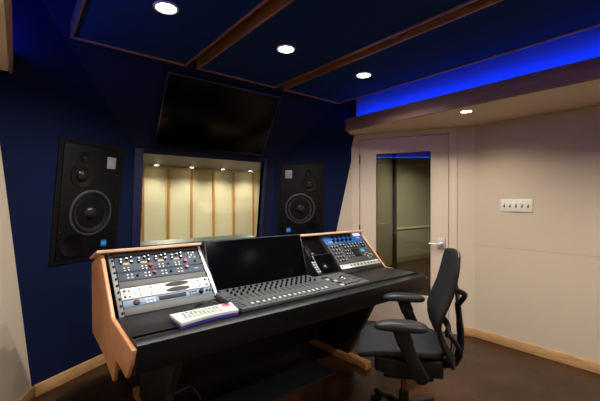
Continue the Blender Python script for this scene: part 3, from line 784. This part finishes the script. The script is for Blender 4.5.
# backrest
def by(z): return -.245 + .05 * math.exp(-((z - .70) / .15) ** 2) - .13 * max(0, z - .72) - .28 * max(0, .60 - z)
rows = []
for i in range(13):
    v = i / 12; z = .465 + .62 * v
    hw = .165 + .06 * min(1, v / .45) ** .8 - .035 * max(0, (v - .6) / .4) ** 2
    hw *= 1 - (.06 if i == 12 else 0) - (.12 if i == 0 else 0)
    rows.append([(hw * u, by(z) + .030 * u * u * (1 - .3 * v), z + (-.018 * u * u * max(0, v - .8) * 5)) for u in (-1, -.8, -.4, 0, .4, .8, 1)])
bm = nb(); sheet(bm, rows, .012); smooth_obj('backrest', bm, M_mesh, CH)
edge = [rows[0][k] for k in range(3, 7)] + [r[6] for r in rows[1:]] + [rows[-1][k] for k in range(5, -1, -1)] + [r[0] for r in rows[-2::-1]] + [rows[0][k] for k in range(1, 4)]
bm = nb(); tube(bm, edge, .011, 8); obj('backrest_rim', bm, M_chair, CH)
bm = nb()
tube(bm, bez([(0, -.14, .425), (0, -.23, .425), (0, -.295, .455), (0, -.318, .56), (0, -.312, .68), (0, -.302, .78)], 5), [.034] * 10 + [.028] * 10 + [.024] * 6, 10, (1.4, .7))
for s in (-1, 1):
    tube(bm, bez([(0, -.304, .77), (s * .05, -.312, .81), (s * .11, -.315, .85), (s * .165, -.300, .88), (s * .205, -.245, .91)], 5), .014, 8)
    tube(bm, bez([(s * .04, -.27, .44), (s * .11, -.295, .52), (s * .165, -.265, .60), (s * .20, -.205, .68)], 5), .012, 8)
obj('back_frame', bm, M_chair, CH)
bm = nb(); tube(bm, bez([(-.16, -.215, .66), (-.08, -.24, .655), (0, -.25, .65), (.08, -.24, .655), (.16, -.215, .66)], 4), .022, 8, (.5, 1.3)); obj('lumbar_pad', bm, M_chair, CH)
for s in (-1, 1):
    bm = nb(); ya = -.05 if s > 0 else 0
    bmesh.ops.create_uvsphere(bm, u_segments=28, v_segments=18, radius=1)
    se = lambda c, e: math.copysign(abs(c) ** e, c)
    for v in bm.verts:
        x, y, z = v.co
        q = sqrt(max(1e-9, x * x + y * y)); k = q ** .55
        cx_, cy_ = (se(x / q, .75), se(y / q, .75)) if q > 1e-5 else (0, 0)
        yy = .033 + ya + cy_ * k * .138
        v.co = (s * .285 + cx_ * k * (.052 - .008 * cy_), yy, .722 + se(z, .8) * .026 - (.10 * max(0, yy - ya - .08) + .06 * max(0, ya - .02 - yy)))
    ar = obj('armrest', bm, M_pad, CH)
    bm = nb(); tube(bm, bez([(s * .285, .035 + ya, .703), (s * .287, .02 + ya, .66), (s * .287, -.012 + ya, .58), (s * .285, -.05 + ya, .50), (s * .27, -.075 + ya, .445), (s * .235, -.085 + ya, .425), (s * .15, -.085, .425)], 5), [.036] * 8 + [.031] * 23, 12, (1.15, .62)); obj('arm_post', bm, M_chair, ar)
bm = nb(); box(bm, -.095, .095, -.16, .12, .345, .396, .015, 3); box(bm, -.05, .05, -.20, -.12, .37, .44, .01); obj('tilt_mechanism', bm, M_chair, CH)
bm = nb(); tube(bm, [(.09, .06, .375), (.19, .07, .372), (.26, .075, .365)], [.007, .007, .012], 8); obj('lever', bm, M_chair, CH)
bm = nb(); lathe(bm, [(0, .20), (.017, .20), (.017, .346), (0, .346)], None, 18); obj('gas_lift', bm, M_copper, CH)
bm = nb(); lathe(bm, [(0, .09), (.042, .09), (.044, .13), (.030, .16), (.029, .235), (.0, .235)], None, 20); obj('hub', bm, M_chair, CH)
hd0 = -39
for k in range(5):
    a = radians(90 - (18 + 72 * k + 39))      # heading -> local angle
    c, s = cos(a), sin(a)
    bm = nb(); tube(bm, [(c * .03, s * .03, .135), (c * .15, s * .15, .12), (c * .30, s * .30, .085)], [.036, .028, .020], 10, (1, .75)); lg = obj('base_leg', bm, M_chair, CH)
    bm = nb()
    for d in (-.016, .016):
        lathe(bm, [(0, -.009), (.024, -.009), (.029, -.004), (.029, .004), (.024, .009), (0, .009)], Matrix.Translation((c * .305 - s * d, s * .305 + c * d, .0292)) @ Matrix.Rotation(a + pi / 2, 4, 'Z') @ Matrix.Rotation(radians(90), 4, 'Y') @ Matrix.Rotation(radians(90), 4, 'Y') @ Matrix.Rotation(radians(90), 4, 'X'), 16)
    lathe(bm, [(.007, .03), (.007, .085)], Matrix.Translation((c * .302, s * .302, 0)), 8)
    obj('caster', bm, M_bezel, lg)

# ------------------------------------------------------------------ camera, world, render look
cam = bpy.data.cameras.new('camera'); co = bpy.data.objects.new('camera', cam); COL.objects.link(co)
cam.sensor_width = 36; cam.lens = 36 * 350 / 600; cam.clip_start = .02
co.location = (0, 0, 1.38); co.rotation_euler = (radians(90), 0, radians(-39))
S.camera = co
w = bpy.data.worlds.new('world'); S.world = w; w.use_nodes = True
w.node_tree.nodes['Background'].inputs[0].default_value = (.02, .022, .03, 1); w.node_tree.nodes['Background'].inputs[1].default_value = .3
S.view_settings.view_transform = 'Standard'; S.view_settings.look = 'None'; S.view_settings.gamma = 1; S.view_settings.use_curve_mapping = False
S.view_settings.exposure = 0
S.cycles.use_denoising = True; S.cycles.max_bounces = 8; S.cycles.sample_clamp_indirect = 6; S.cycles.caustics_reflective = False; S.cycles.caustics_refractive = False
